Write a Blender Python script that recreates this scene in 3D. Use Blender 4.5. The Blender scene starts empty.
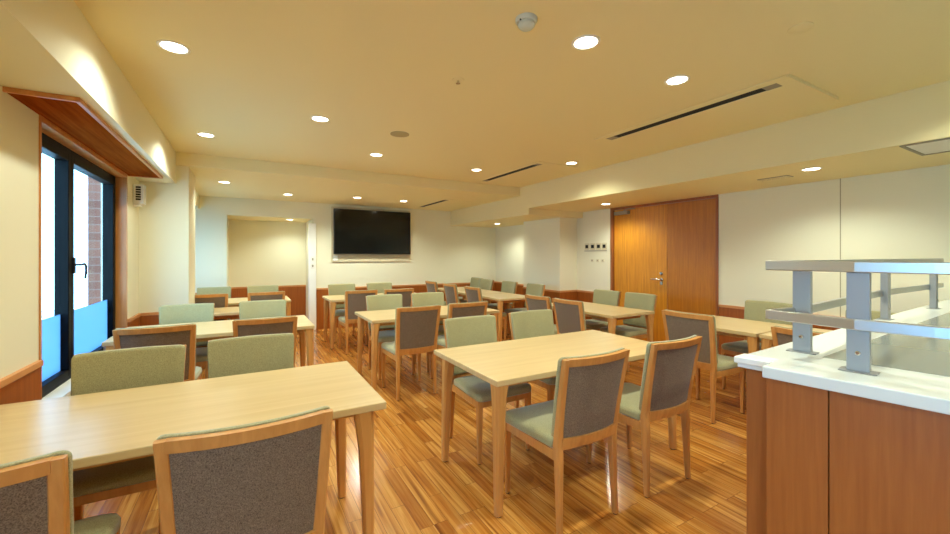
import bpy, math, random
from mathutils import Vector
random.seed(7)
S = bpy.context.scene
COL = S.collection

# ------------------------------------------------------------------ camera
YAW = math.atan(229.0 / 400.0)
cd = bpy.data.cameras.new('camera')
cam = bpy.data.objects.new('camera', cd)
COL.objects.link(cam)
cd.sensor_width = 36.0
cd.lens = 36.0 * 400.0 / 950.0
cd.shift_y = -11.0 / 950.0
cd.clip_start = 0.05
cam.location = (0, 0, 1.36)
cam.rotation_euler = (math.pi / 2, 0, -YAW)
S.camera = cam

# ------------------------------------------------------------------ world, exposure
LAMP_W = 38.0            # watts of one downlight
LAMP_COL = (0.90, 1.0, 0.86)
SKY = 6.0
w = bpy.data.worlds.new('world')
S.world = w
w.use_nodes = True
nt = w.node_tree
bg = nt.nodes['Background']
bg.inputs['Color'].default_value = (0.34, 0.63, 1.0, 1)
bg.inputs['Strength'].default_value = SKY
S.view_settings.view_transform = 'Standard'
S.view_settings.look = 'None'
S.view_settings.gamma = 1.0
S.view_settings.use_curve_mapping = False
S.view_settings.exposure = 0.90
S.cycles.use_denoising = True
S.cycles.max_bounces = 10
S.cycles.diffuse_bounces = 6
S.cycles.glossy_bounces = 4
S.cycles.transmission_bounces = 6
S.cycles.sample_clamp_indirect = 6.0
S.cycles.caustics_reflective = False
S.cycles.caustics_refractive = False


def portal(name, loc, sy, sz):
    """a light portal in a window opening: only guides the sampling of the sky"""
    l = bpy.data.lights.new(name, 'AREA')
    l.shape = 'RECTANGLE'
    l.size = sz
    l.size_y = sy
    l.cycles.is_portal = True
    o = bpy.data.objects.new(name, l)
    COL.objects.link(o)
    o.location = loc
    o.rotation_euler = (0, -math.pi / 2, 0)
    return o


WINDOWS = [(3.04, 4.87), (6.42, 7.72), (-2.0, 0.35)]
WZ0, WZ1 = 0.50, 2.12
for a_, b_ in WINDOWS:
    portal('window_portal', (-1.16, (a_ + b_) / 2, (WZ0 + WZ1) / 2), b_ - a_, WZ1 - WZ0)


# ------------------------------------------------------------------ materials
def lin(c):
    return tuple(((v / 255.0) / 12.92 if v / 255.0 <= 0.04045 else ((v / 255.0 + 0.055) / 1.055) ** 2.4) for v in c) + (1.0,)


def mat(name, rgb, rough=0.5, metal=0.0, spec=0.5, **kw):
    m = bpy.data.materials.new(name)
    m.use_nodes = True
    b = m.node_tree.nodes['Principled BSDF']
    b.inputs['Base Color'].default_value = lin(rgb)
    b.inputs['Roughness'].default_value = rough
    b.inputs['Metallic'].default_value = metal
    b.inputs['Specular IOR Level'].default_value = spec
    for k, v in kw.items():
        b.inputs[k].default_value = v
    return m


def N(m, kind, **kw):
    n = m.node_tree.nodes.new(kind)
    for k, v in kw.items():
        if k in n.inputs:
            n.inputs[k].default_value = v
        else:
            setattr(n, k, v)
    return n


def L(m, a, b):
    m.node_tree.links.new(a, b)


def ramp(m, stops):
    r = m.node_tree.nodes.new('ShaderNodeValToRGB')
    e = r.color_ramp.elements
    e[0].position, e[0].color = stops[0][0], lin(stops[0][1])
    e[1].position, e[1].color = stops[-1][0], lin(stops[-1][1])
    for p, c in stops[1:-1]:
        x = e.new(p)
        x.color = lin(c)
    return r


def wood(name, dark, light, along='x', scale=1.0, rough=0.38, coat=0.0, contrast=1.0):
    m = mat(name, light, rough)
    b = m.node_tree.nodes['Principled BSDF']
    tc = N(m, 'ShaderNodeTexCoord')
    mp = N(m, 'ShaderNodeMapping')
    s = {'x': (1.2, 26, 26), 'y': (26, 1.2, 26), 'z': (26, 26, 1.2)}[along]
    mp.inputs['Scale'].default_value = tuple(v * scale for v in s)
    no = N(m, 'ShaderNodeTexNoise', Scale=1.6, Detail=5.0, Roughness=0.62, Distortion=0.25)
    lo, hi = 0.5 - 0.18 / contrast, 0.5 + 0.18 / contrast
    r = ramp(m, [(lo, dark), (hi, light)])
    L(m, tc.outputs['Object'], mp.inputs['Vector'])
    L(m, mp.outputs['Vector'], no.inputs['Vector'])
    L(m, no.outputs['Fac'], r.inputs['Fac'])
    L(m, r.outputs['Color'], b.inputs['Base Color'])
    if coat:
        b.inputs['Coat Weight'].default_value = coat
        b.inputs['Coat Roughness'].default_value = 0.12
    return m


def fabric(name, a, c, scale=260.0, sheen=0.25):
    m = mat(name, a, 0.92, spec=0.15)
    b = m.node_tree.nodes['Principled BSDF']
    tc = N(m, 'ShaderNodeTexCoord')
    n1 = N(m, 'ShaderNodeTexNoise', Scale=scale, Detail=2.0, Roughness=0.7)
    r = ramp(m, [(0.36, a), (0.64, c)])
    L(m, tc.outputs['Object'], n1.inputs['Vector'])
    L(m, n1.outputs['Fac'], r.inputs['Fac'])
    L(m, r.outputs['Color'], b.inputs['Base Color'])
    b.inputs['Sheen Weight'].default_value = sheen * 2
    b.inputs['Sheen Roughness'].default_value = 0.4
    bp = N(m, 'ShaderNodeBump', Strength=0.25, Distance=0.002)
    L(m, n1.outputs['Fac'], bp.inputs['Height'])
    L(m, bp.outputs['Normal'], b.inputs['Normal'])
    return m


def paint(name, rgb, rough=0.75, fine=0.08):
    m = mat(name, rgb, rough, spec=0.25)
    b = m.node_tree.nodes['Principled BSDF']
    tc = N(m, 'ShaderNodeTexCoord')
    no = N(m, 'ShaderNodeTexNoise', Scale=220.0, Detail=3.0)
    bp = N(m, 'ShaderNodeBump', Strength=fine, Distance=0.002)
    L(m, tc.outputs['Object'], no.inputs['Vector'])
    L(m, no.outputs['Fac'], bp.inputs['Height'])
    L(m, bp.outputs['Normal'], b.inputs['Normal'])
    return m


def floor_material():
    m = mat('oak_strip_floor', (190, 130, 70), 0.22, spec=0.5)
    b = m.node_tree.nodes['Principled BSDF']
    tc = N(m, 'ShaderNodeTexCoord')
    mp = N(m, 'ShaderNodeMapping')
    mp.inputs['Rotation'].default_value = (0, 0, math.pi / 2)
    br = N(m, 'ShaderNodeTexBrick', Scale=1.0)
    br.inputs['Brick Width'].default_value = 0.62
    br.inputs['Row Height'].default_value = 0.075
    br.inputs['Mortar Size'].default_value = 0.0012
    br.inputs['Mortar Smooth'].default_value = 0.3
    br.inputs['Bias'].default_value = 0.0
    br.inputs['Color1'].default_value = (0, 0, 0, 1)
    br.inputs['Color2'].default_value = (1, 1, 1, 1)
    br.inputs['Mortar'].default_value = (0.5, 0.5, 0.5, 1)
    br.offset = 0.37
    br.offset_frequency = 3
    L(m, tc.outputs['Object'], mp.inputs['Vector'])
    L(m, mp.outputs['Vector'], br.inputs['Vector'])
    # grain running along the boards (world y), shifted from board to board
    mg = N(m, 'ShaderNodeMapping')
    mg.inputs['Scale'].default_value = (34, 1.1, 1)
    L(m, tc.outputs['Object'], mg.inputs['Vector'])
    ad = N(m, 'ShaderNodeVectorMath', operation='MULTIPLY_ADD')
    ad.inputs[1].default_value = (7, 9, 5)
    L(m, br.outputs['Color'], ad.inputs[0])
    L(m, mg.outputs['Vector'], ad.inputs[2])
    g = N(m, 'ShaderNodeTexNoise', Scale=1.3, Detail=5.0, Roughness=0.6, Distortion=0.4)
    L(m, ad.outputs['Vector'], g.inputs['Vector'])
    rb = ramp(m, [(0.0, (176, 112, 48)), (0.5, (204, 144, 68)), (1.0, (222, 166, 88))])
    L(m, br.outputs['Color'], rb.inputs['Fac'])
    rg = ramp(m, [(0.30, (138, 88, 48)), (0.46, (222, 192, 150)), (0.62, (255, 252, 245))])
    L(m, g.outputs['Fac'], rg.inputs['Fac'])
    mx = N(m, 'ShaderNodeMix', data_type='RGBA', blend_type='MULTIPLY')
    mx.inputs['Factor'].default_value = 0.85
    L(m, rb.outputs['Color'], mx.inputs['A'])
    L(m, rg.outputs['Color'], mx.inputs['B'])
    m2 = N(m, 'ShaderNodeMix', data_type='RGBA')
    m2.inputs['B'].default_value = lin((105, 58, 26))
    L(m, br.outputs['Fac'], m2.inputs['Factor'])
    L(m, mx.outputs['Result'], m2.inputs['A'])
    L(m, m2.outputs['Result'], b.inputs['Base Color'])
    bp = N(m, 'ShaderNodeBump', Strength=0.3, Distance=0.001, invert=True)
    L(m, br.outputs['Fac'], bp.inputs['Height'])
    L(m, bp.outputs['Normal'], b.inputs['Normal'])
    b.inputs['Coat Weight'].default_value = 0.35
    b.inputs['Coat Roughness'].default_value = 0.16
    return m


def brick_material():
    m = mat('red_brick', (170, 95, 75), 0.85)
    b = m.node_tree.nodes['Principled BSDF']
    tc = N(m, 'ShaderNodeTexCoord')
    sp = N(m, 'ShaderNodeSeparateXYZ')
    cb = N(m, 'ShaderNodeCombineXYZ')
    ad = N(m, 'ShaderNodeMath', operation='ADD')
    L(m, tc.outputs['Object'], sp.inputs[0])
    L(m, sp.outputs['X'], ad.inputs[0])
    L(m, sp.outputs['Y'], ad.inputs[1])
    L(m, ad.outputs[0], cb.inputs['X'])
    L(m, sp.outputs['Z'], cb.inputs['Y'])
    br = N(m, 'ShaderNodeTexBrick', Scale=1.0)
    br.inputs['Brick Width'].default_value = 0.21
    br.inputs['Row Height'].default_value = 0.075
    br.inputs['Mortar Size'].default_value = 0.006
    br.inputs['Color1'].default_value = lin((118, 64, 50))
    br.inputs['Color2'].default_value = lin((142, 82, 64))
    br.inputs['Mortar'].default_value = lin((136, 100, 88))
    L(m, cb.outputs[0], br.inputs['Vector'])
    L(m, br.outputs['Color'], b.inputs['Base Color'])
    return m


M = {}
M['wall'] = paint('cream_wall_paint', (232, 226, 199))
M['ceil'] = paint('cream_ceiling_paint', (236, 221, 172))
M['seam'] = mat('panel_joint', (170, 160, 130), 0.8)
M['floor'] = floor_material()
M['wains'] = wood('orange_wood_panelling', (146, 74, 20), (166, 90, 28), 'z', 0.8, 0.42)
M['rail'] = wood('wood_cap_rail', (196, 130, 74), (214, 150, 92), 'y', 0.8, 0.4)
M['jamb'] = wood('window_lining_wood', (190, 122, 62), (212, 146, 82), 'z', 0.8, 0.36)
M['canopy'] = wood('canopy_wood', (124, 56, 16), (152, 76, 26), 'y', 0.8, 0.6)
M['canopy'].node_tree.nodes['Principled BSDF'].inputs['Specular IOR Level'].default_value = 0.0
M['door'] = wood('door_veneer', (190, 116, 26), (218, 148, 36), 'z', 1.3, 0.4)
M['doorpanel'] = wood('door_side_panel_veneer', (172, 104, 24), (194, 122, 32), 'z', 1.3, 0.4)
M['doorframe'] = wood('door_frame_wood', (140, 78, 34), (165, 95, 44), 'z', 1.0, 0.4)
M['top'] = wood('maple_table_top', (196, 164, 112), (212, 184, 136), 'x', 0.55, 0.3, contrast=0.75)
M['topy'] = wood('maple_table_top_lengthwise', (196, 164, 112), (212, 184, 136), 'y', 0.55, 0.3, contrast=0.75)
M['leg'] = wood('beech_leg', (194, 134, 70), (214, 156, 88), 'z', 0.7, 0.36)
M['chairwood'] = wood('chair_beech', (188, 126, 62), (210, 150, 82), 'z', 0.7, 0.36)
M['fabric'] = fabric('olive_upholstery', (144, 137, 98), (174, 167, 126))
M['backfabric'] = fabric('grey_brown_upholstery', (94, 78, 63), (143, 124, 103), 300.0, 0.1)
M['glide'] = mat('dark_glide', (40, 32, 28), 0.6)
M['black'] = mat('black_window_frame', (8, 8, 9), 0.5, spec=0.12)
M['handle'] = mat('dark_metal_handle', (60, 62, 70), 0.3, 0.8)
M['steel'] = mat('brushed_steel', (200, 198, 194), 0.34, 1.0)
M['steelpost'] = mat('grey_steel_post', (158, 157, 156), 0.5, 0.45)
M['chrome'] = mat('chrome', (210, 205, 195), 0.18, 1.0)
M['white'] = mat('white_plastic', (232, 230, 222), 0.4)
M['whitelight'] = mat('white_enamel', (240, 238, 230), 0.35)
M['grey'] = mat('grey_grille', (150, 140, 120), 0.6)
M['speaker'] = mat('beige_grille', (178, 160, 116), 0.7)
M['dark'] = mat('dark_slot', (14, 12, 10), 0.8)
M['counterwood'] = wood('counter_veneer', (152, 84, 33), (168, 98, 42), 'z', 1.6, 0.42)
M['countertop'] = mat('white_solid_surface', (225, 228, 222), 0.22)
M['inset'] = mat('grey_glass_plate', (128, 132, 124), 0.18)
M['tv'] = mat('tv_screen', (5, 5, 7), 0.12)
M['tvbezel'] = mat('tv_bezel', (12, 12, 12), 0.35)
M['board'] = paint('tv_backing_board', (214, 202, 168))
M['brick'] = brick_material()
M['ground'] = mat('outside_concrete', (190, 190, 185), 0.9)
M['facade'] = mat('pale_facade', (225, 228, 225), 0.9)
M['leaf'] = mat('shrub_leaf', (95, 125, 80), 0.8)
M['smoke'] = mat('detector_plastic', (200, 205, 195), 0.45)


def glass(name, frost=False):
    m = bpy.data.materials.new(name)
    m.use_nodes = True
    t = m.node_tree
    for n in list(t.nodes):
        if n.type != 'OUTPUT_MATERIAL':
            t.nodes.remove(n)
    out = t.nodes['Material Output']
    if frost:
        # frosted film: spreads the daylight that falls on it
        a = t.nodes.new('ShaderNodeBsdfTranslucent')
        a.inputs['Color'].default_value = (0.28, 0.40, 0.52, 1)
        g = t.nodes.new('ShaderNodeBsdfGlossy')
        g.inputs['Roughness'].default_value = 0.15
        mixf = 0.05
    else:
        a = t.nodes.new('ShaderNodeBsdfTransparent')
        a.inputs['Color'].default_value = (0.88, 0.97, 0.97, 1)
        g = t.nodes.new('ShaderNodeBsdfGlossy')
        g.inputs['Roughness'].default_value = 0.02
        mixf = 0.06
    x = t.nodes.new('ShaderNodeMixShader')
    x.inputs[0].default_value = mixf
    t.links.new(a.outputs[0], x.inputs[1])
    t.links.new(g.outputs[0], x.inputs[2])
    t.links.new(x.outputs[0], out.inputs['Surface'])
    return m


M['glass'] = glass('window_glass')
M['frost'] = glass('frosted_film', True)


def emit(name, col, st):
    m = bpy.data.materials.new(name)
    m.use_nodes = True
    b = m.node_tree.nodes['Principled BSDF']
    b.inputs['Base Color'].default_value = (0.9, 0.9, 0.9, 1)
    b.inputs['Emission Color'].default_value = tuple(col) + (1,)
    b.inputs['Emission Strength'].default_value = st
    return m


M['lens'] = emit('downlight_lens', (1.0, 0.90, 0.72), 9.0)


# ------------------------------------------------------------------ mesh helper
class MB:
    def __init__(s):
        s.v, s.f = [], []

    def add(s, vs, fs):
        o = len(s.v)
        s.v += [tuple(p) for p in vs]
        s.f += [tuple(i + o for i in q) for q in fs]
        return s

    def box(s, x0, x1, y0, y1, z0, z1):
        v = [(x0, y0, z0), (x1, y0, z0), (x1, y1, z0), (x0, y1, z0), (x0, y0, z1), (x1, y0, z1), (x1, y1, z1), (x0, y1, z1)]
        return s.add(v, [(3, 2, 1, 0), (4, 5, 6, 7), (0, 1, 5, 4), (1, 2, 6, 5), (2, 3, 7, 6), (3, 0, 4, 7)])

    def prism(s, pts, z0, z1):
        n = len(pts)
        v = [(x, y, z0) for x, y in pts] + [(x, y, z1) for x, y in pts]
        f = [tuple(range(n - 1, -1, -1)), tuple(range(n, 2 * n))]
        f += [(i, (i + 1) % n, n + (i + 1) % n, n + i) for i in range(n)]
        return s.add(v, f)

    def loft(s, rings):
        n = len(rings[0])
        v = [p for r in rings for p in r]
        f = [tuple(range(n - 1, -1, -1)), tuple(range((len(rings) - 1) * n, len(rings) * n))]
        for k in range(len(rings) - 1):
            a, b = k * n, (k + 1) * n
            f += [(a + i, a + (i + 1) % n, b + (i + 1) % n, b + i) for i in range(n)]
        return s.add(v, f)

    def post(s, path, ch=0.28):
        """path of (x, y, z, halfx, halfy): chamfered rectangular section, lofted up"""
        R = []
        for x, y, z, a, b in path:
            c = min(a, b) * ch
            R.append([(x + a - c, y - b, z), (x + a, y - b + c, z), (x + a, y + b - c, z), (x + a - c, y + b, z),
                      (x - a + c, y + b, z), (x - a, y + b - c, z), (x - a, y - b + c, z), (x - a + c, y - b, z)])
        return s.loft(R)

    def lathe(s, prof, n=32, c=(0, 0, 0)):
        R = []
        for r, z in prof:
            r = max(r, 1e-4)
            R.append([(c[0] + r * math.cos(2 * math.pi * i / n), c[1] + r * math.sin(2 * math.pi * i / n), c[2] + z) for i in range(n)])
        return s.loft(R)

    def tube(s, pts, r, n=10, sq=1.0):
        R = []
        pts = [Vector(p) for p in pts]
        for i, p in enumerate(pts):
            d = (pts[min(i + 1, len(pts) - 1)] - pts[max(i - 1, 0)]).normalized()
            u = d.cross(Vector((0, 0, 1)))
            if u.length < 1e-3:
                u = d.cross(Vector((0, 1, 0)))
            u.normalize()
            v = u.cross(d)
            R.append([tuple(p + u * (r * math.cos(2 * math.pi * k / n)) + v * (r * sq * math.sin(2 * math.pi * k / n))) for k in range(n)])
        return s.loft(R)

    def slab(s, half, z0, z1, yfun, layers, corner=0.02, nx=14, nz=8, cb=True):
        """curved upright slab. half(z)=half width, yfun(x,z)=centre curve,
        layers = list of (offset along y, inset of the outline)"""
        grids = []
        for off, ins in layers:
            a, b = z0 + ins, z1 - ins
            r = max(corner - ins, 0.001)
            zs = []
            for k in range(4):
                t = math.pi / 2 * k / 4
                zs.append((a + r - r * math.cos(t), r - r * math.sin(t)) if cb else (a + r * k / 4, 0.0))
            for k in range(nz + 1):
                zs.append((a + r + (b - a - 2 * r) * k / nz, 0.0))
            for k in range(3, -1, -1):
                t = math.pi / 2 * k / 4
                zs.append((b - r + r * math.cos(t), r - r * math.sin(t)))
            g = []
            for z, dx in zs:
                h = half(z) - ins - dx
                g.append([(h * (2 * i / nx - 1), yfun(h * (2 * i / nx - 1), z) + off, z) for i in range(nx + 1)])
            grids.append(g)
        rows, cols = len(grids[0]), nx + 1
        o = len(s.v)
        for g in grids:
            for row in g:
                s.v += row
        idx = lambda l, r_, c: o + l * rows * cols + r_ * cols + c
        last = len(grids) - 1
        for r_ in range(rows - 1):
            for c in range(cols - 1):
                s.f.append((idx(0, r_, c), idx(0, r_, c + 1), idx(0, r_ + 1, c + 1), idx(0, r_ + 1, c)))
                s.f.append((idx(last, r_, c), idx(last, r_ + 1, c), idx(last, r_ + 1, c + 1), idx(last, r_, c + 1)))
        for l in range(last):
            for r_ in range(rows - 1):
                s.f.append((idx(l, r_, 0), idx(l, r_ + 1, 0), idx(l + 1, r_ + 1, 0), idx(l + 1, r_, 0)))
                s.f.append((idx(l, r_, cols - 1), idx(l + 1, r_, cols - 1), idx(l + 1, r_ + 1, cols - 1), idx(l, r_ + 1, cols - 1)))
            for c in range(cols - 1):
                s.f.append((idx(l, 0, c), idx(l + 1, 0, c), idx(l + 1, 0, c + 1), idx(l, 0, c + 1)))
                s.f.append((idx(l, rows - 1, c), idx(l, rows - 1, c + 1), idx(l + 1, rows - 1, c + 1), idx(l + 1, rows - 1, c)))
        return s

    def build(s, name, m, parent=None, smooth=False, bevel=0.0, seg=2, kind=None):
        me = bpy.data.meshes.new(name)
        me.from_pydata(s.v, [], s.f)
        me.update()
        import bmesh
        bm = bmesh.new()
        bm.from_mesh(me)
        bmesh.ops.recalc_face_normals(bm, faces=bm.faces)
        bm.to_mesh(me)
        bm.free()
        me.materials.append(m)
        o = bpy.data.objects.new(name, me)
        COL.objects.link(o)
        if parent is not None:
            o.parent = parent
        if smooth:
            for p in me.polygons:
                p.use_smooth = True
            try:
                me.set_sharp_from_angle(angle=math.radians(38))
            except Exception:
                pass
        if bevel:
            b = o.modifiers.new('bevel', 'BEVEL')
            b.width = bevel
            b.segments = seg
            b.limit_method = 'ANGLE'
        if kind:
            o['kind'] = kind
        return o


def struct(name, mb, m, parent=None, **kw):
    o = mb.build(name, m, parent, **kw)
    if parent is None:
        o['kind'] = 'structure'
    return o


def empty(name, loc=(0, 0, 0), rz=0.0, kind=None):
    o = bpy.data.objects.new(name, None)
    o.empty_display_size = 0.1
    COL.objects.link(o)
    o.location = loc
    o.rotation_euler = (0, 0, rz)
    if kind:
        o['kind'] = kind
    return o


def tag(o, label, cat, group=None):
    o['label'] = label
    o['category'] = cat
    if group:
        o['group'] = group
    return o


def copy_tree(o, parent=None):
    c = o.copy()
    COL.objects.link(c)
    c.parent = parent
    for ch in o.children:
        copy_tree(ch, c)
    return c


# ------------------------------------------------------------------ room shell
XL, XR, YB, YF = -0.97, 5.06, 7.87, -2.6
ZC, ZB = 2.48, 2.34
WH = 0.765
T = 0.18

struct('floor', MB().box(XL - T, XR + T, YF - T, 9.1, -0.1, 0.0), M['floor'])
struct('ceiling', MB().box(XL - T, XR + T, YF - T, 5.32, ZC, ZC + 0.15), M['ceil'])
struct('ceiling', MB().box(XL - T, XR + T, 5.32, YB, ZB, ZC + 0.15), M['ceil'])

lw = MB()
edges = [YF - T] + [v for a_, b_ in sorted(WINDOWS) for v in (a_, b_)] + [YB + T]
for i in range(0, len(edges), 2):
    lw.box(XL - T, XL, edges[i], edges[i + 1], 0, ZC)
for a_, b_ in WINDOWS:
    lw.box(XL - T, XL, a_, b_, 0, WZ0)
    lw.box(XL - T, XL, a_, b_, 2.14, ZC)
struct('wall_left', lw, M['wall'])
struct('wall_front', MB().box(XL, XR, YF - T, YF, 0, ZC), M['wall'])
# right wall with the door opening
DY0, DY1, DZ = 2.79, 4.47, 2.12
struct('wall_right', MB().box(XR, XR + T, YF - T, DY0, 0, ZC).box(XR, XR + T, DY1, YB + T, 0, ZC).box(XR, XR + T, DY0, DY1, DZ, ZC), M['wall'])
AX0, AX1, AZ, AY = -0.28, 1.07, 2.05, 8.9
struct('wall_back', MB().box(XL, AX0, YB, YB + 0.12, 0, ZB).box(AX1, XR, YB, YB + 0.12, 0, ZB).box(AX0, AX1, YB, YB + 0.12, AZ, ZB), M['wall'])
struct('wall_alcove', MB().box(AX0 - 0.12, AX0, YB + 0.12, AY, 0, AZ).box(AX1, AX1 + 0.12, YB + 0.12, AY, 0, AZ)
       .box(AX0 - 0.12, AX1 + 0.12, AY, AY + 0.12, 0, AZ), M['wall'])
struct('ceiling_alcove', MB().box(AX0 - 0.12, AX1 + 0.12, YB + 0.12, AY + 0.12, AZ, AZ + 0.1), M['ceil'])
# pier between the two windows and the column on the right wall
struct('wall_left_pier', MB().box(XL, -0.545, 5.36, 6.02, 0, ZB), M['wall'])
struct('wall_right_pier', MB().box(4.66, XR, 5.22, 6.25, 0, 2.02), M['wall'])
# soffits
struct('ceiling_soffit_left', MB().box(XL, -0.655, YF, 5.36, 2.14, ZC), M['wall'])
struct('ceiling_soffit_rear_left', MB().box(XL, -0.655, 6.02, YB, 2.12, ZB), M['wall'])
struct('ceiling_soffit_right', MB().box(3.89, XR, YF, 5.08, 2.12, ZC), M['ceil'])
struct('ceiling_soffit_rear_right', MB().box(3.89, XR, 5.08, YB, 2.02, ZC), M['ceil'])

# wood canopies under the left soffit, over the windows
def canopy(name, y0, y1):
    o = struct(name, MB().box(XL, -0.725, y0 + 0.015, y1 - 0.015, 2.122, 2.138), M['canopy'])
    struct('edge_strip', MB().box(-0.725, -0.708, y0, y1, 2.116, 2.139).box(XL, -0.725, y0, y0 + 0.015, 2.116, 2.139)
           .box(XL, -0.725, y1 - 0.015, y1, 2.116, 2.139), M['rail'], o)


canopy('trim_1', 2.67, 4.93)
canopy('trim_2', 6.3, 7.8)

# wainscot panels with cap rails
def wainscot(i, boxes):
    a, b = MB(), MB()
    for (x0, x1, y0, y1, d, *up) in boxes:
        WH = globals()['WH'] + (up[0] if up else 0)
        a.box(x0, x1, y0, y1, 0.0, WH - 0.03)
        p, q, r, s_ = x0, x1, y0, y1
        e = 0.008
        if d == '+x': q += e
        if d == '-x': p -= e
        if d == '-y': r -= e
        b.box(p, q, r, s_, WH - 0.03, WH)
    o = struct('trim_%d' % i, a, M['wains'])
    struct('cap_rail', b, M['rail'], o)


th = 0.014
wainscot(3, [(XL, XL + th, 0.38, 3.03, '+x', 0.035), (XL, XL + th, 4.89, 5.36 - th, '+x'), (XL, -0.545, 5.36 - th, 5.36, '-y'),
             (-0.545, -0.545 + th, 5.36, 6.02, '+x')])
wainscot(4, [(XL, AX0 - 0.0, YB - th, YB, '-y'), (1.13, XR, YB - th, YB, '-y'), (AX0, AX1, AY - th, AY, '-y')])
wainscot(5, [(XR - th, XR, YF, DY0 - 0.01, '-x'), (XR - th, XR, DY1 + 0.01, 5.22 - th, '-x'), (4.66 - th, XR, 5.22 - th, 5.22, '-y'),
             (4.66 - th, 4.66, 5.22, 6.25, '-x'), (XR - th, XR, 6.25, YB - th, '-x')])
struct('trim_6', MB().box(XR - 0.0025, XR, 1.62, 1.628, WH, 2.12).box(XR - 0.0025, XR, -0.2, -0.192, WH, 2.12), M['seam'])
struct('trim_7', MB().box(AX1 - 0.07, AX1 + 0.05, YB - 0.03, YB + 0.12, 0, 1.96), M['whitelight'], bevel=0.004)

# windows ------------------------------------------------------------
def window(i, y0, y1):
    W_ = empty('window_%d' % i, (XL, y0, WZ0), kind='structure')
    def B(name, mb, m, **kw):
        mb.v = [(x - XL, y - y0, z - WZ0) for x, y, z in mb.v]
        return mb.build(name, m, W_, **kw)
    j = 0.02
    B('wood_lining', MB().box(XL - 0.075, XL + 0.006, y0, y0 + j, WZ0, 2.14).box(XL - 0.075, XL + 0.006, y1 - j, y1, WZ0, 2.14)
      .box(XL - 0.075, XL + 0.006, y0 + j, y1 - j, WZ1 - 0.03, 2.14 - 0.001), M['jamb'])
    B('window_sill', MB().box(XL - 0.075, XL + 0.02, y0 + j, y1 - j, WZ0, WZ0 + 0.02), M['whitelight'])
    x0, x1 = XL - 0.15, XL - 0.075
    zb, zt = WZ0 + 0.0, WZ1 - 0.02
    B('window_frame', MB().box(x0, x1, y0, y0 + 0.05, zb, zt).box(x0, x1, y1 - 0.09, y1, zb, zt)
      .box(x0, x1, y0 + 0.05, y1 - 0.09, zt - 0.05, zt).box(x0, x1, y0 + 0.05, y1 - 0.09, zb, zb + 0.05), M['black'], bevel=0.004)
    a, b = y0 + 0.05, y1 - 0.09
    n = 2
    mid = y0 + 0.70 if i == 1 else (y0 + y1) / 2
    spans = [(a, mid), (mid, b)]
    zs0, zs1 = zb + 0.05, zt - 0.05
    film = 0.97
    for k, (p, q) in enumerate(spans):
        sash = B('sash', MB().box(x0 + 0.015, x1 + 0.012, p, p + 0.045, zs0, zs1).box(x0 + 0.015, x1 + 0.012, q - 0.052, q, zs0, zs1)
                 .box(x0 + 0.015, x1 + 0.012, p + 0.045, q - 0.052, zs1 - 0.05, zs1)
                 .box(x0 + 0.015, x1 + 0.012, p + 0.045, q - 0.052, zs0, zs0 + 0.045), M['black'], bevel=0.004)
        for nm, za, zc, m in (('glass_pane', film, zs1 - 0.05, M['glass']), ('frosted_pane', zs0 + 0.045, film, M['frost'])):
            g = MB().box(x0 + 0.04, x0 + 0.046, p + 0.045, q - 0.052, za, zc)
            g.v = [(x - XL, y - y0, z - WZ0) for x, y, z in g.v]
            g.build(nm, m, sash)
    # lever handle on the meeting stile
    hy, hz, hx = mid + 0.022, 1.30, x1 + 0.012
    h = MB().box(hx, hx + 0.012, hy - 0.014, hy + 0.014, hz - 0.06, hz + 0.05)
    h.tube([(hx + 0.01, hy, hz), (hx + 0.045, hy, hz), (hx + 0.05, hy + 0.03, hz + 0.006), (hx + 0.05, hy + 0.065, hz - 0.01),
            (hx + 0.048, hy + 0.072, hz - 0.06), (hx + 0.045, hy + 0.066, hz - 0.1)], 0.008)
    B('window_handle', h, M['handle'], smooth=True)
    return W_


for k, (a_, b_) in enumerate(WINDOWS):
    window(k + 1, a_, b_)

# outside ------------------------------------------------------------
struct('ground', MB().box(-14, XL - T, -6, 16, -0.3, -0.2), M['ground'])
struct('wall_exterior_pier', MB().box(-1.26, -1.152, 4.95, 5.5, -0.2, 3.4), M['brick'])
o = struct('wall_neighbour', MB().box(-9.5, -9.0, 2, 16, -0.2, 1.75), M['facade'])

# door on the right wall ----------------------------------------------
D = empty('door_1', (XR, DY0, 0), kind='structure')
def Db(name, mb, m, parent=D, **kw):
    mb.v = [(x - XR, y - DY0, z) for x, y, z in mb.v]
    return mb.build(name, m, parent, **kw)
Db('door_frame', MB().box(XR - 0.012, XR + 0.1, DY0, DY0 + 0.03, 0, DZ).box(XR - 0.012, XR + 0.1, DY1 - 0.05, DY1, 0, DZ)
   .box(XR - 0.012, XR + 0.1, DY0 + 0.03, DY1 - 0.05, DZ - 0.035, DZ - 0.002), M['doorframe'])
ys = 3.50
Db('side_panel', MB().box(XR + 0.028, XR + 0.07, DY0 + 0.032, ys - 0.003, 0.005, DZ - 0.037), M['doorpanel'])
leaf = Db('door_leaf', MB().box(XR + 0.024, XR + 0.066, ys + 0.003, DY1 - 0.052, 0.008, DZ - 0.037), M['door'])
hx, hy, hz = XR + 0.024, 3.59, 1.03
h = MB().lathe([(0.026, 0), (0.026, 0.006), (0.02, 0.009)], 20)
h.v = [(hx - z, hy + x, hz + y) for x, y, z in h.v]
h.tube([(hx, hy, hz), (hx - 0.05, hy, hz), (hx - 0.055, hy + 0.02, hz), (hx - 0.055, hy + 0.13, hz)], 0.010)
h.box(hx - 0.006, hx, hy - 0.022, hy + 0.022, hz - 0.075, hz - 0.03)
Db('door_handle', h, M['chrome'], leaf, smooth=True)
l_ = MB().lathe([(0.024, 0), (0.024, 0.008), (0.014, 0.012), (0.014, 0.02)], 20)
l_.v = [(hx - z, hy + x, hz + 0.085 + y) for x, y, z in l_.v]
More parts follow.
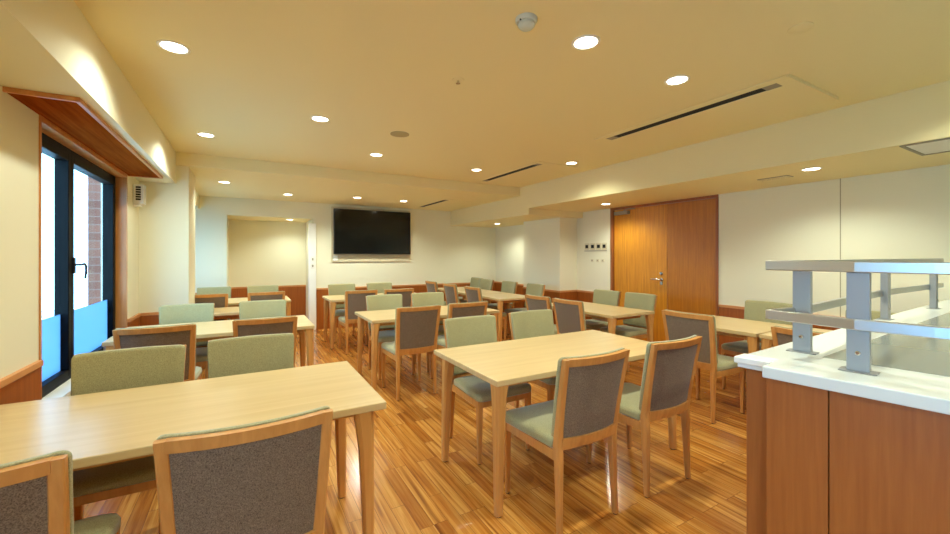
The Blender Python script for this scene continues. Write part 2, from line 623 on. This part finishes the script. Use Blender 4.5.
Db('lock', l_, M['chrome'], leaf, smooth=True)
c_ = MB().box(XR - 0.045, XR + 0.024, 4.12, 4.37, 2.0, 2.05)
c_.tube([(XR - 0.02, 4.2, 2.055), (XR - 0.1, 4.08, 2.062), (XR - 0.02, 3.99, 2.07)], 0.008)
Db('door_closer', c_, M['grey'], leaf, smooth=True)

# ------------------------------------------------------------------ tables
TH = 0.715
def table(cx, cy, lx, ly, label, topmat='top', back=0.10, side=0.0):
    t = empty('dining_table', (cx, cy, 0))
    tag(t, label, 'table', 'maple topped dining tables')
    a, b = lx / 2, ly / 2
    MB().box(-a, a, -b, b, TH - 0.032, TH).build('table_top', M[topmat], t, bevel=0.004)
    i = 0.11
    MB().box(-a + i, a - i, -b + i, -b + i + 0.02, TH - 0.08, TH - 0.032).box(-a + i, a - i, b - i - 0.02 - back, b - i - back, TH - 0.08, TH - 0.032) \
        .box(-a + i, -a + i + 0.02, -b + i + 0.02, b - i - 0.02 - back, TH - 0.08, TH - 0.032).box(a - i - 0.02, a - i, -b + i + 0.02, b - i - 0.02 - back, TH - 0.08, TH - 0.032) \
        .build('underframe', M['leg'], t)
    for sx in (-1, 1):
        for sy in (-1, 1):
            P = []
            for z, h_ in ((0.006, 0.020), (0.25, 0.0245), (0.50, 0.030), (0.62, 0.036), (TH - 0.032, 0.043)):
                P.append((sx * (a - 0.006 - h_ - side), sy * (b - 0.006 - h_) - (back if sy > 0 else 0), z, h_, h_))
            g = MB().post(P, 0.42).build('leg', M['leg'], t, smooth=False)
            MB().lathe([(0.017, 0), (0.017, 0.006)], 14, (P[0][0], P[0][1], 0)).build('glide', M['glide'], g)
    return t


table(-0.195, 2.13, 1.47, 0.80, 'pale maple topped table in the near left corner, nearest of the left row', back=0.17, side=0.045)
table(-0.19, 4.35, 1.49, 0.76, 'long maple topped table beside the black window, second along the left row')
table(-0.10, 5.64, 0.76, 0.60, 'small maple table squeezed in beside the left wall pier')
table(-0.165, 6.79, 1.48, 0.76, 'maple topped table in front of the alcove, farthest of the left row')
table(1.88, 2.13, 1.52, 0.80, 'pale maple topped table in the foreground centre, with four chairs around it')
table(1.85, 4.34, 1.52, 0.74, 'maple topped table behind the foreground centre one, middle of its row')
table(1.83, 6.48, 1.52, 0.74, 'maple topped table below the wall television, farthest of the centre row')
table(3.64, 5.40, 0.70, 0.78, 'square maple table in front of the right wall column, nearest of three in line', 'topy', 0)
table(3.64, 6.20, 0.70, 0.78, 'square maple table, middle of the three joined in line at right rear', 'topy', 0)
table(3.64, 7.00, 0.70, 0.78, 'square maple table in the far right corner, deepest of three joined in line', 'topy', 0)
table(3.785, 3.63, 0.71, 1.24, 'lengthwise maple table standing before the double wood door', 'topy', 0)
table(4.045, 2.11, 0.74, 0.78, 'square maple table by the right wall, nearer the wood door', 'topy', 0)
table(4.045, 1.31, 0.74, 0.78, 'square maple table by the right wall, partly hidden behind the counter rails', 'topy', 0)


# ------------------------------------------------------------------ chairs
def yc(z):
    if z < 0.44:
        return -0.222 - 0.016 * (0.44 - z) / 0.44
    t = (z - 0.44) / 0.44
    return -0.222 - 0.078 * t ** 1.15


def curve(x, z):
    return yc(z) - 0.034 * (1 - (x / 0.205) ** 2) * min(1, max(0, (z - 0.38) / 0.08))


def hw(z):
    return 0.207 + 0.016 * max(0, (z - 0.45) / 0.43)


def make_chair():
    c = empty('dining_chair')
    # seat cushion
    def ring(z, ins):
        f, r_, wf, wr = 0.235 - ins, -0.190 + ins, 0.222 - ins, 0.196 - ins
        k = 0.045
        pts = []
        for (cx_, cy_, a0) in ((wf - k, f - k, 0), (-(wf - k), f - k, 90)):
            for s_ in range(6):
                a = math.radians(a0 + 90 * s_ / 5)
                pts.append((cx_ + k * math.cos(a), cy_ + k * math.sin(a), z))
        k2 = 0.012
        for (cx_, cy_, a0) in ((-(wr - k2), r_ + k2, 180), (wr - k2, r_ + k2, 270)):
            for s_ in range(4):
                a = math.radians(a0 + 90 * s_ / 3)
                pts.append((cx_ + k2 * math.cos(a), cy_ + k2 * math.sin(a), z))
        return pts
    MB().loft([ring(0.412, 0.008), ring(0.418, 0.001), ring(0.442, 0.0), ring(0.455, 0.005), ring(0.463, 0.016), ring(0.468, 0.05), ring(0.470, 0.1)]) \
        .build('seat', M['fabric'], c, smooth=True)
    # seat frame
    s_ = MB()
    for sx in (-1, 1):
        s_.loft([[(sx * 0.187, -0.205, z0) for z0 in ()] or [(sx * (0.200), -0.205, 0.365), (sx * 0.178, -0.205, 0.365), (sx * 0.178, -0.205, 0.412), (sx * 0.200, -0.205, 0.412)],
                 [(sx * (0.214), 0.205, 0.37), (sx * 0.192, 0.205, 0.37), (sx * 0.192, 0.205, 0.412), (sx * 0.214, 0.205, 0.412)]])
    s_.box(-0.192, 0.192, 0.195, 0.215, 0.37, 0.412)
    s_.build('seat_frame', M['chairwood'], c)
    # front legs
    for sx in (-1, 1):
        g = MB().post([(sx * 0.196, 0.196, 0.006, 0.012, 0.012), (sx * 0.197, 0.198, 0.37, 0.0185, 0.0185), (sx * 0.197, 0.198, 0.410, 0.0185, 0.0185)]).build('leg', M['chairwood'], c)
        MB().lathe([(0.010, 0), (0.010, 0.006)], 10, (sx * 0.196, 0.196, 0)).build('glide', M['glide'], g)
    # rear legs running up as the stiles of the back
    for sx in (-1, 1):
        P = []
        for z, a, b in ((0.006, 0.012, 0.013), (0.2, 0.015, 0.016), (0.36, 0.018, 0.020), (0.44, 0.019, 0.021), (0.52, 0.018, 0.018), (0.62, 0.017, 0.016), (0.74, 0.0165, 0.015), (0.876, 0.016, 0.013)):
            P.append((sx * (hw(z) - a - (0.004 if z < 0.4 else 0)), yc(z), z, a, b))
        g = MB().post(P).build('leg', M['chairwood'], c)
        MB().lathe([(0.010, 0), (0.010, 0.006)], 10, (P[0][0], P[0][1], 0)).build('glide', M['glide'], g)
    # top rail and lower rail, curved in plan
    inner = lambda z: hw(z) - 0.024
    r = MB().slab(inner, 0.842, 0.878, curve, [(-0.013, 0), (0.013, 0)], corner=0.003, nz=2)
    r.build('top_rail', M['chairwood'], c, smooth=True)
    MB().slab(inner, 0.425, 0.482, curve, [(-0.018, 0), (0.018, 0)], corner=0.003, nz=2).build('lower_rail', M['chairwood'], c, smooth=True)
    MB().slab(lambda z: hw(z) - 0.026, 0.478, 0.846, curve, [(-0.006, 0), (0.004, 0)], corner=0.003).build('back_panel', M['backfabric'], c, smooth=True)
    # upholstered front of the backrest, wraps past the frame
    MB().slab(lambda z: hw(z) + 0.001, 0.472, 0.883, lambda x, z: curve(x, z) + 0.0135, [(0.0, 0.002), (0.003, 0), (0.015, 0), (0.021, 0.004), (0.025, 0.014)], corner=0.022) \
        .build('backrest', M['fabric'], c, smooth=True)
    return c


proto = make_chair()
N_ = 0.0            # facing +y (back towards the camera)
F_ = math.pi        # facing -y
R_ = -math.pi / 2   # facing +x
L_ = math.pi / 2    # facing -x
CH = [
    # near left table
    (-0.60, 1.63, N_ + .0, 'grey backed wooden chair cut off by the bottom left corner of the photo'),
    (0.014, 1.615, N_, 'grey backed wooden chair nearest the camera, its back filling the lower left foreground'),
    (-0.505, 2.37, F_, 'olive chair on the far side of the near left table, beside the window'),
    (0.035, 2.43, F_, 'olive chair on the far side of the near left table, aisle end'),
    # second left table
    (-0.53, 3.73, N_, 'wooden chair at the second left table, seen from behind, next to the window'),
    (0.135, 3.78, N_, 'wooden chair at the second left table, seen from behind, on the aisle'),
    (-0.50, 4.56, F_, 'pale upholstered chair lit by the window, far side of second left table, near pier'),
    (0.16, 4.56, F_, 'pale upholstered chair at the far side of second left table, aisle end'),
    # far left table
    (-0.42, 6.31, N_, 'wooden chair before the farthest left table, half behind the wall pier'),
    (0.24, 6.31, N_, 'wooden chair before the farthest left table, at its aisle end'),
    (-0.42, 7.03, F_, 'pale chair beside the rear window, far side of farthest left table'),
    (0.24, 7.03, F_, 'pale chair with its back to the alcove, far side of farthest left table'),
    # centre foreground
    (1.50, 1.705, N_, 'grey backed chair at the foreground centre table, left of its near pair'),
    (2.155, 1.715, N_, 'grey backed chair at the foreground centre table, right of its near pair'),
    (1.52, 2.45, F_, 'green cushioned chair at far side of foreground centre table, left one'),
    (2.15, 2.49, F_, 'green cushioned chair at far side of foreground centre table, right one'),
    # centre middle
    (1.43, 3.86, N_, 'brown backed chair at the middle centre table, whole back in view over the aisle'),
    (1.99, 3.90, N_, 'brown backed chair at middle centre table, right one of the near side'),
    (1.475, 4.54, F_, 'pale green chair at far side of middle centre table, left one'),
    (2.05, 4.54, F_, 'pale green chair at far side of middle centre table, right one'),
    # centre far
    (1.40, 5.92, N_, 'brown backed chair at the table under the television, left near one'),
    (1.94, 5.90, N_, 'brown backed chair at the table under the television, right near one'),
    (1.42, 6.78, F_, 'green chair against the back wall under the television, left one'),
    (2.07, 6.78, F_, 'green chair against the back wall under the television, right one'),
    # right rear double table
    (3.33, 7.00, R_, 'brown backed chair on aisle side of far right corner table, deepest in the room'),
    (3.33, 6.20, R_, 'brown backed chair on aisle side of right rear tables, second from the back wall'),
    (3.34, 5.42, R_, 'brown backed chair on aisle side of right rear tables, third from the back wall'),
    (4.13, 7.62, L_, 'green chair in the far right corner, deepest of the wall side chairs'),
    (4.02, 7.00, L_, 'green chair on wall side of right rear tables, second from the back wall'),
    (4.02, 6.20, L_, 'green chair on wall side of right rear tables, beside the column corner'),
    (4.02, 5.42, L_, 'green chair on wall side of right rear tables, in front of the column'),
    # table before the door
    (3.345, 3.83, R_, 'wooden chair on aisle side of the table before the door, farther one'),
    (3.345, 3.31, R_, 'wooden chair on aisle side of the table before the door, nearer one'),
    (4.09, 3.93, L_, 'green chair on the wall side of the table before the door, farther one'),
    (4.09, 3.38, L_, 'green chair right in front of the wood door handle'),
    # square tables at the right wall
    (3.53, 2.05, R_, 'wooden chair left of the square table, between centre table and counter'),
    (3.43, 1.15, R_, 'wooden chair mostly hidden behind the counter rail posts'),
    (4.44, 2.09, L_, 'olive chair against the right wall next to the wood door'),
    (4.44, 1.25, L_, 'olive chair against the right wall, seen through the steel rails'),
]
for i, (x, y, rz, lab) in enumerate(CH):
    o = proto if i == 0 else copy_tree(proto)
    o.location = (x, y, 0)
    o.rotation_euler = (0, 0, rz)
    tag(o, lab, 'chair', 'upholstered wooden dining chairs')

# ------------------------------------------------------------------ serving counter
CZ = 1.0
C0 = Vector((1.452, 0.775))
NEAR = Vector((0.146, -1.0)).normalized()     # along the customer side, towards the camera
FAR = Vector((1.0, 0.044)).normalized()       # along the end, towards the wall
CN, CF = 2.2, 9.0
XW = XR - 0.03
def cp(n, f):
    p = C0 + NEAR * n + FAR * f
    return (p.x, p.y)
ctr = empty('serving_counter', (C0.x, C0.y, 0))
tag(ctr, 'wood panelled serving counter with white top in the right foreground', 'counter')
def Cb(name, mb, m, parent=ctr, **kw):
    mb.v = [(x - C0.x, y - C0.y, z) for x, y, z in mb.v]
    return mb.build(name, m, parent, **kw)
def cprism(mb, n0, n1, f0, f1, z0, z1):
    a, b = cp(n0, f0), cp(n1, f0)
    if f1 == CF:      # runs on to the wall
        c_, d = (XW, b[1] + (XW - b[0]) * FAR.y / FAR.x), (XW, a[1] + (XW - a[0]) * FAR.y / FAR.x)
    else:
        c_, d = cp(n1, f1), cp(n0, f1)
    return mb.prism([a, b, c_, d], z0, z1)
ND, FD = 0.105, 0.078
wl = lambda p: (XW, p[1] + (XW - p[0]) * FAR.y / FAR.x)
Cb('counter_top', MB().prism([cp(0, FD), cp(ND, FD), cp(ND, 0), cp(CN, 0), wl(cp(CN, 0)), wl(cp(0, FD))], CZ - 0.038, CZ), M['countertop'], bevel=0.004)
Cb('corner_cap', cprism(MB(), -0.008, ND - 0.002, FD - 0.008, FD + 0.07, CZ - 0.022, CZ + 0.001), M['whitelight'], bevel=0.004)
ins = 0.02
Cb('side_panel', cprism(MB(), ins, ins + 0.03, FD + 0.075, CF, 0.0, CZ - 0.038), M['counterwood'])
Cb('corner_post', cprism(MB(), ins, ND, FD + 0.02, FD + 0.075, 0.0, CZ - 0.038), M['counterwood'], bevel=0.002)
n = ND + 0.004
k = 0
for wdt in (0.155, 0.48, 0.48, 0.48, 0.45):
    Cb('front_panel', cprism(MB(), n, n + wdt, ins + 0.003, ins + 0.025, 0.0, CZ - 0.038), M['counterwood'], bevel=0.0015)
    n += wdt + 0.003
Cb('glass_plate', cprism(MB(), 0.17, 1.9, 0.30, 3.3, CZ - 0.002, CZ + 0.001), M['inset'])

# tray rail on top of the counter
tr = empty('steel_rail', (C0.x, C0.y, CZ))
tag(tr, 'double bar brushed steel rail standing around the edge of the white counter top', 'rail')
def Tb(name, mb, m, **kw):
    mb.v = [(x - C0.x, y - C0.y, z - CZ) for x, y, z in mb.v]
    return mb.build(name, m, tr, **kw)
nd = math.atan2(NEAR.y, NEAR.x)
def rotbox(mb, cx_, cy_, hx_, hy_, ang, z0, z1):
    c_, s_ = math.cos(ang), math.sin(ang)
    pts = [(cx_ + c_ * a - s_ * b, cy_ + s_ * a + c_ * b) for a, b in ((-hx_, -hy_), (hx_, -hy_), (hx_, hy_), (-hx_, hy_))]
    return mb.prism(pts, z0, z1)
Z1, Z2, BH = 1.148, 1.326, 0.034
P1, P2 = (1.812, 0.692), (1.655, 0.487)
posts = [(P1, nd), (P2, nd), ((1.77, 0.02), nd), ((1.86, -0.55), nd), ((3.16, 0.815), 0.044), ((4.08, 0.815), 0.044)]
for (px_, py_), a in posts:
    m_ = MB()
    rotbox(m_, px_, py_, 0.0265, 0.016, a, CZ + 0.004, Z2 - BH / 2)
    rotbox(m_, px_, py_, 0.045, 0.028, a, CZ + 0.001, CZ + 0.004)
    p = Tb('rail_post', m_, M['steelpost'], bevel=0.002)
    b_ = MB().lathe([(0.007, 0), (0.007, 0.004), (0.004, 0.006)], 10)
    ca, sa = math.cos(a), math.sin(a)
    sgn = 1
    b_.v = [(px_ - C0.x + ca * x + sa * (0.016 + z), py_ - C0.y + sa * x - ca * (0.016 + z), 0.06 + y) for x, y, z in b_.v]
    b_.build('bolt', M['chrome'], p)
# flat bars: near side, then around the far end
def bar(z, near_pts, far_pts):
    m_ = MB()
    for pts in (near_pts, far_pts):
        R = []
        for i_, (x, y) in enumerate(pts):
            q0, q1 = Vector(pts[max(i_ - 1, 0)]), Vector(pts[min(i_ + 1, len(pts) - 1)])
            d = (q1 - q0).normalized()
            u = Vector((-d.y, d.x)) * 0.010
            R.append([(x + u.x, y + u.y, z - BH / 2), (x - u.x, y - u.y, z - BH / 2), (x - u.x, y - u.y, z + BH / 2), (x + u.x, y + u.y, z + BH / 2)])
        m_.loft(R)
    return m_
NP = [(1.655, 0.74), (1.642, 0.49), (1.665, 0.33), (1.73, 0.0), (1.83, -0.7)]
NP = [(x - 0.002, y) for x, y in NP]
FP = [(1.665, 0.735), (1.82, 0.715), (3.16, 0.832), (4.4, 0.84)]
for z in (Z1, Z2):
    Tb('rail_bar', bar(z, NP, FP), M['steel'], bevel=0.003)

# ------------------------------------------------------------------ television
tv = empty('television', (2.165, YB - 0.05, 1.82))
tag(tv, 'large black flat screen television mounted on the back wall', 'television')
MB().box(-0.75, 0.75, -0.075, -0.035, -0.425, 0.425).build('casing', M['tvbezel'], tv, bevel=0.005)
MB().box(-0.735, 0.735, -0.0765, -0.075, -0.405, 0.41).build('screen', M['tv'], tv)
MB().box(-0.3, 0.3, -0.035, 0.02, -0.2, 0.2).build('wall_bracket', M['black'], tv)
struct('trim_8', MB().box(1.39, 2.94, YB - 0.03, YB, 1.25, 2.29), M['board'], bevel=0.002)
so = MB().box(1.42, 1.50, YB - 0.04, YB - 0.03, 1.27, 1.37).build('socket_plate', M['white'])
tag(so, 'white socket plate on the board just below the television left corner', 'socket')

# ------------------------------------------------------------------ things on walls
def plate(name, x, y, z, wy, hz_, label, cat, group, face=None):
    e = empty(name, (x, y, z))
    tag(e, label, cat, group)
    MB().box(-0.008, 0, -wy / 2, wy / 2, -hz_ / 2, hz_ / 2).build('cover_plate', M['board'], e, bevel=0.002)
    if face:
        MB().box(-0.012, -0.008, -face[0] / 2, face[0] / 2, -face[1] / 2, face[1] / 2).build('display', M['dark'], e)
    else:
        MB().box(-0.012, -0.008, -wy / 5, wy / 5, -hz_ / 5, hz_ / 5).build('rocker', M['grey'], e)
for k, y in enumerate((4.98, 4.85, 4.72, 4.60)):
    plate('wall_controller', XR, y, 1.52, 0.105, 0.11,
          ['dark faced wall controller left of the door, farthest from the door', 'dark faced wall controller left of the door, second from the corner',
           'dark faced wall controller left of the door, third from the corner', 'dark faced wall controller left of the door, nearest the door'][k],
          'control panel', 'wall controllers beside the door', (0.06, 0.055))
for k, y in enumerate((4.86, 4.74, 4.63)):
    plate('light_switch', XR, y, 1.285, 0.06, 0.05,
          ['small white wall switch below the controllers, farthest from the door', 'small white wall switch below the controllers, middle one',
           'small white wall switch below the controllers, nearest the door'][k], 'switch', 'switches below the wall controllers')
o = MB().box(XR - 0.006, XR, 4.55, 5.04, 1.44, 1.452).build('label_strip', M['grey'])
tag(o, 'thin grey strip on the wall under the row of dark controllers', 'strip')
for z, lab in ((1.30, 'small white switch high on the pale post beside the alcove, upper one'), (1.18, 'small white switch on the pale post beside the alcove, lower one')):
    e = empty('light_switch', (AX1 - 0.01, YB - 0.03, z))
    tag(e, lab, 'switch', 'switches on the alcove post')
    MB().box(-0.035, 0.035, -0.008, 0, -0.05, 0.05).build('cover_plate', M['white'], e, bevel=0.002)
    MB().box(-0.012, 0.012, -0.012, -0.008, -0.02, 0.02).build('rocker', M['grey'], e)
# white louvred box by the window
sb = empty('vent_box', (XL, 5.16, 1.98))
tag(sb, 'small white wall box with black slots right of the black window', 'vent')
MB().box(0.0, 0.085, -0.055, 0.055, -0.10, 0.095).prism([(0.0, -0.045), (0.06, -0.045), (0.06, 0.045), (0.0, 0.045)], -0.125, -0.10).build('housing', M['white'], sb, bevel=0.005)
v_ = MB()
for k in range(6):
    v_.box(0.022, 0.062, -0.0565, -0.055, -0.065 + k * 0.024, -0.048 + k * 0.024)
v_.build('louvre_slots', M['dark'], sb)

# ------------------------------------------------------------------ ceiling fittings
def downlight(x, y, z, lab, watts=LAMP_W):
    e = empty('downlight', (x, y, z))
    tag(e, lab, 'ceiling light', 'round recessed downlights')
    r = 0.062
    m_ = MB()
    prof = [(r + 0.012, 0.0), (r + 0.011, -0.004), (r, -0.006), (r - 0.004, -0.003), (r - 0.004, 0.0)]
    n_ = 36
    R = [[(q * math.cos(2 * math.pi * i / n_), q * math.sin(2 * math.pi * i / n_), zz) for i in range(n_)] for q, zz in prof]
    vs = [p for rr in R for p in rr]
    fs = [(a * n_ + i, a * n_ + (i + 1) % n_, (a + 1) * n_ + (i + 1) % n_, (a + 1) * n_ + i) for a in range(len(prof) - 1) for i in range(n_)]
    m_.add(vs, fs).build('trim_ring', M['whitelight'], e, smooth=True)
    MB().lathe([(r - 0.004, -0.0005), (r - 0.004, -0.002)], 36).build('lens', M['lens'], e)
    l = bpy.data.lights.new('lamp', 'SPOT')
    l.energy = watts
    l.color = LAMP_COL
    l.spot_size = math.radians(148)
    l.spot_blend = 0.65
    l.shadow_soft_size = 0.03
    lo = bpy.data.objects.new('lamp', l)
    COL.objects.link(lo)
    lo.parent = e
    lo.location = (0, 0, -0.012)


DL = [
    (-0.335, 2.66, ZC, 'round downlight beside the left soffit, nearest one above the window', 0.62),
    (-0.32, 4.44, ZC, 'round downlight beside the left soffit, second one past the window', 0.8),
    (-0.335, 0.88, ZC, 'round downlight near the left soffit beside the camera', 0.6),
    (0.525, 3.46, ZC, 'round downlight in the main ceiling between the left and centre tables'),
    (1.25, 4.38, ZC, 'round downlight before the ceiling step, nearest the round speaker grille'),
    (1.545, 1.53, ZC, 'large round downlight over the foreground centre table, left of its pair'),
    (2.38, 1.57, ZC, 'large round downlight over the foreground centre table, nearest the long slot'),
    (3.40, 3.60, ZC, 'round downlight beside the end of the middle air slot', 0.5),
    (2.60, 4.50, ZC, 'round downlight just left of the middle air slot'),
    (-0.25, 6.25, ZB, 'round downlight in the lower rear ceiling, farthest left', 0.6),
    (0.58, 7.0, ZB, 'round downlight in the lower rear ceiling in front of the alcove'),
    (1.62, 6.80, ZB, 'round downlight over the television, left of the two'),
    (2.44, 6.82, ZB, 'round downlight over the television, right of the two'),
    (4.45, 6.85, 2.02, 'round downlight in the low rear right soffit', 0.65),
    (4.56, 4.12, 2.12, 'round downlight in the right soffit beside the door top', 0.7),
    (4.28, 1.57, 2.12, 'round downlight in the right soffit over the square tables', 0.85),
    (0.72, 8.30, AZ, 'round downlight inside the alcove', 0.5),
]
for x, y, z, lab, *dim in DL:
    downlight(x, y, z, lab, LAMP_W * (dim[0] if dim else 1.0))
for x, y, lab in ((-0.3, -1.2, 'unseen round downlight added behind the camera beside the left soffit'), (1.4, -0.8, 'unseen round downlight added in the ceiling behind the camera'),
                  (2.6, -0.8, 'unseen round downlight added behind the camera above the serving counter'), (3.4, 0.3, 'unseen round downlight added above the wall end of the counter')):
    downlight(x, y, ZC, lab)  # extra lamps out of view, added to light the room

def aircon(cx_, x_slot, y0, y1, z, px0, px1, lab, panel=True):
    yc_, L2 = (y0 + y1) / 2, (y1 - y0) / 2
    e = empty('air_diffuser', (x_slot, yc_, z - 0.001))
    tag(e, lab, 'air vent', 'long slot air diffusers in the ceiling')
    p = MB()
    a, b, c_, d = px0 - x_slot, px1 - x_slot, -L2 - 0.08, L2 + 0.08
    w_ = 0.045
    p.box(a, -w_, c_, d, -0.008, 0).box(w_, b, c_, d, -0.008, 0).box(-w_, w_, c_, -L2, -0.008, 0).box(-w_, w_, L2, d, -0.008, 0)
    p.build('panel', M['ceil'], e, bevel=0.002)
    MB().box(-w_, w_, -L2, L2, -0.003, -0.001).build('slot', M['dark'], e)
    g = MB()
    for (q0, q1) in ((-L2, -L2 + 0.09), (L2 - 0.09, L2)):
        g.box(-w_, w_, q0, q1, -0.006, -0.003)
    g.build('end_grille', M['grey'], e)
    if panel:
        MB().box(a, b, c_ - 0.018, c_ - 0.004, -0.02, 0).build('end_strip', M['ceil'], e)


aircon(0, 3.005, 1.27, 2.68, ZC, 2.89, 3.62, 'long black slot air diffuser in its wide panel near the camera')
aircon(0, 3.08, 3.80, 5.10, ZC, 3.00, 3.60, 'black slot air diffuser in the main ceiling before the ceiling step', False)
aircon(0, 3.02, 6.25, 7.45, ZB, 2.97, 3.55, 'short looking black slot air diffuser in the lower rear ceiling', False)

sd = empty('smoke_detector', (1.15, 1.52, ZC))
tag(sd, 'round white smoke detector on the ceiling at the top of the photo', 'smoke detector')
MB().lathe([(0.052, 0), (0.052, -0.012), (0.046, -0.02)][::-1], 32).build('base', M['smoke'], sd, smooth=True)
MB().lathe([(0.040, -0.02), (0.040, -0.032), (0.03, -0.044), (0.012, -0.049)][::-1], 32).build('sensor_head', M['smoke'], sd, smooth=True)
MB().lathe([(0.004, -0.018), (0.004, -0.023)], 10, (-0.043, -0.012, 0)).build('indicator', M['dark'], sd)
sp = empty('sprinkler', (1.17, 2.26, ZC))
tag(sp, 'small fire sprinkler head flush in the ceiling between the downlights', 'sprinkler')
MB().lathe([(0.04, 0), (0.038, -0.004), (0.02, -0.007)][::-1], 28).build('escutcheon', M['ceil'], sp, smooth=True)
MB().lathe([(0.008, -0.006), (0.006, -0.02), (0.014, -0.022), (0.014, -0.024)][::-1], 14).build('nozzle', M['chrome'], sp, smooth=True)
sk = empty('ceiling_speaker', (1.225, 3.53, ZC))
tag(sk, 'round beige speaker grille in the middle of the ceiling', 'speaker')
MB().lathe([(0.085, 0), (0.085, -0.005), (0.078, -0.006)][::-1], 40).build('rim', M['speaker'], sk, smooth=True)
MB().lathe([(0.078, -0.006), (0.05, -0.009), (0.02, -0.010)][::-1], 40).build('grille', M['speaker'], sk, smooth=True)
bp_ = empty('blank_cover', (2.36, 0.91, ZC))
tag(bp_, 'faint round cover plate painted like the ceiling, above the counter', 'cover')
MB().lathe([(0.05, 0), (0.05, -0.004), (0.044, -0.006)][::-1], 32).build('disc', M['ceil'], bp_, smooth=True)
gr = empty('vent_grille', (4.47, 1.93, 2.12))
tag(gr, 'small grey grille in the right soffit beside its downlight', 'air vent')
MB().box(-0.06, 0.06, -0.13, 0.13, -0.005, 0).build('frame', M['grey'], gr, bevel=0.001)
g = MB()
for k in range(6):
    g.box(-0.048 + k * 0.018, -0.042 + k * 0.018, -0.12, 0.12, -0.0065, -0.005)
g.build('slats', M['ceil'], gr)
ap = empty('access_panel', (4.16, 0.62, 2.12))
tag(ap, 'white framed square access panel in the right soffit above the counter', 'access panel')
MB().box(-0.23, 0.23, -0.30, 0.30, -0.003, 0).build('hatch', M['white'], ap)
MB().box(-0.25, -0.23, -0.32, 0.32, -0.008, 0).box(0.23, 0.25, -0.32, 0.32, -0.008, 0).box(-0.23, 0.23, -0.32, -0.30, -0.008, 0).box(-0.23, 0.23, 0.30, 0.32, -0.008, 0) \
    .build('frame', M['grey'], ap)
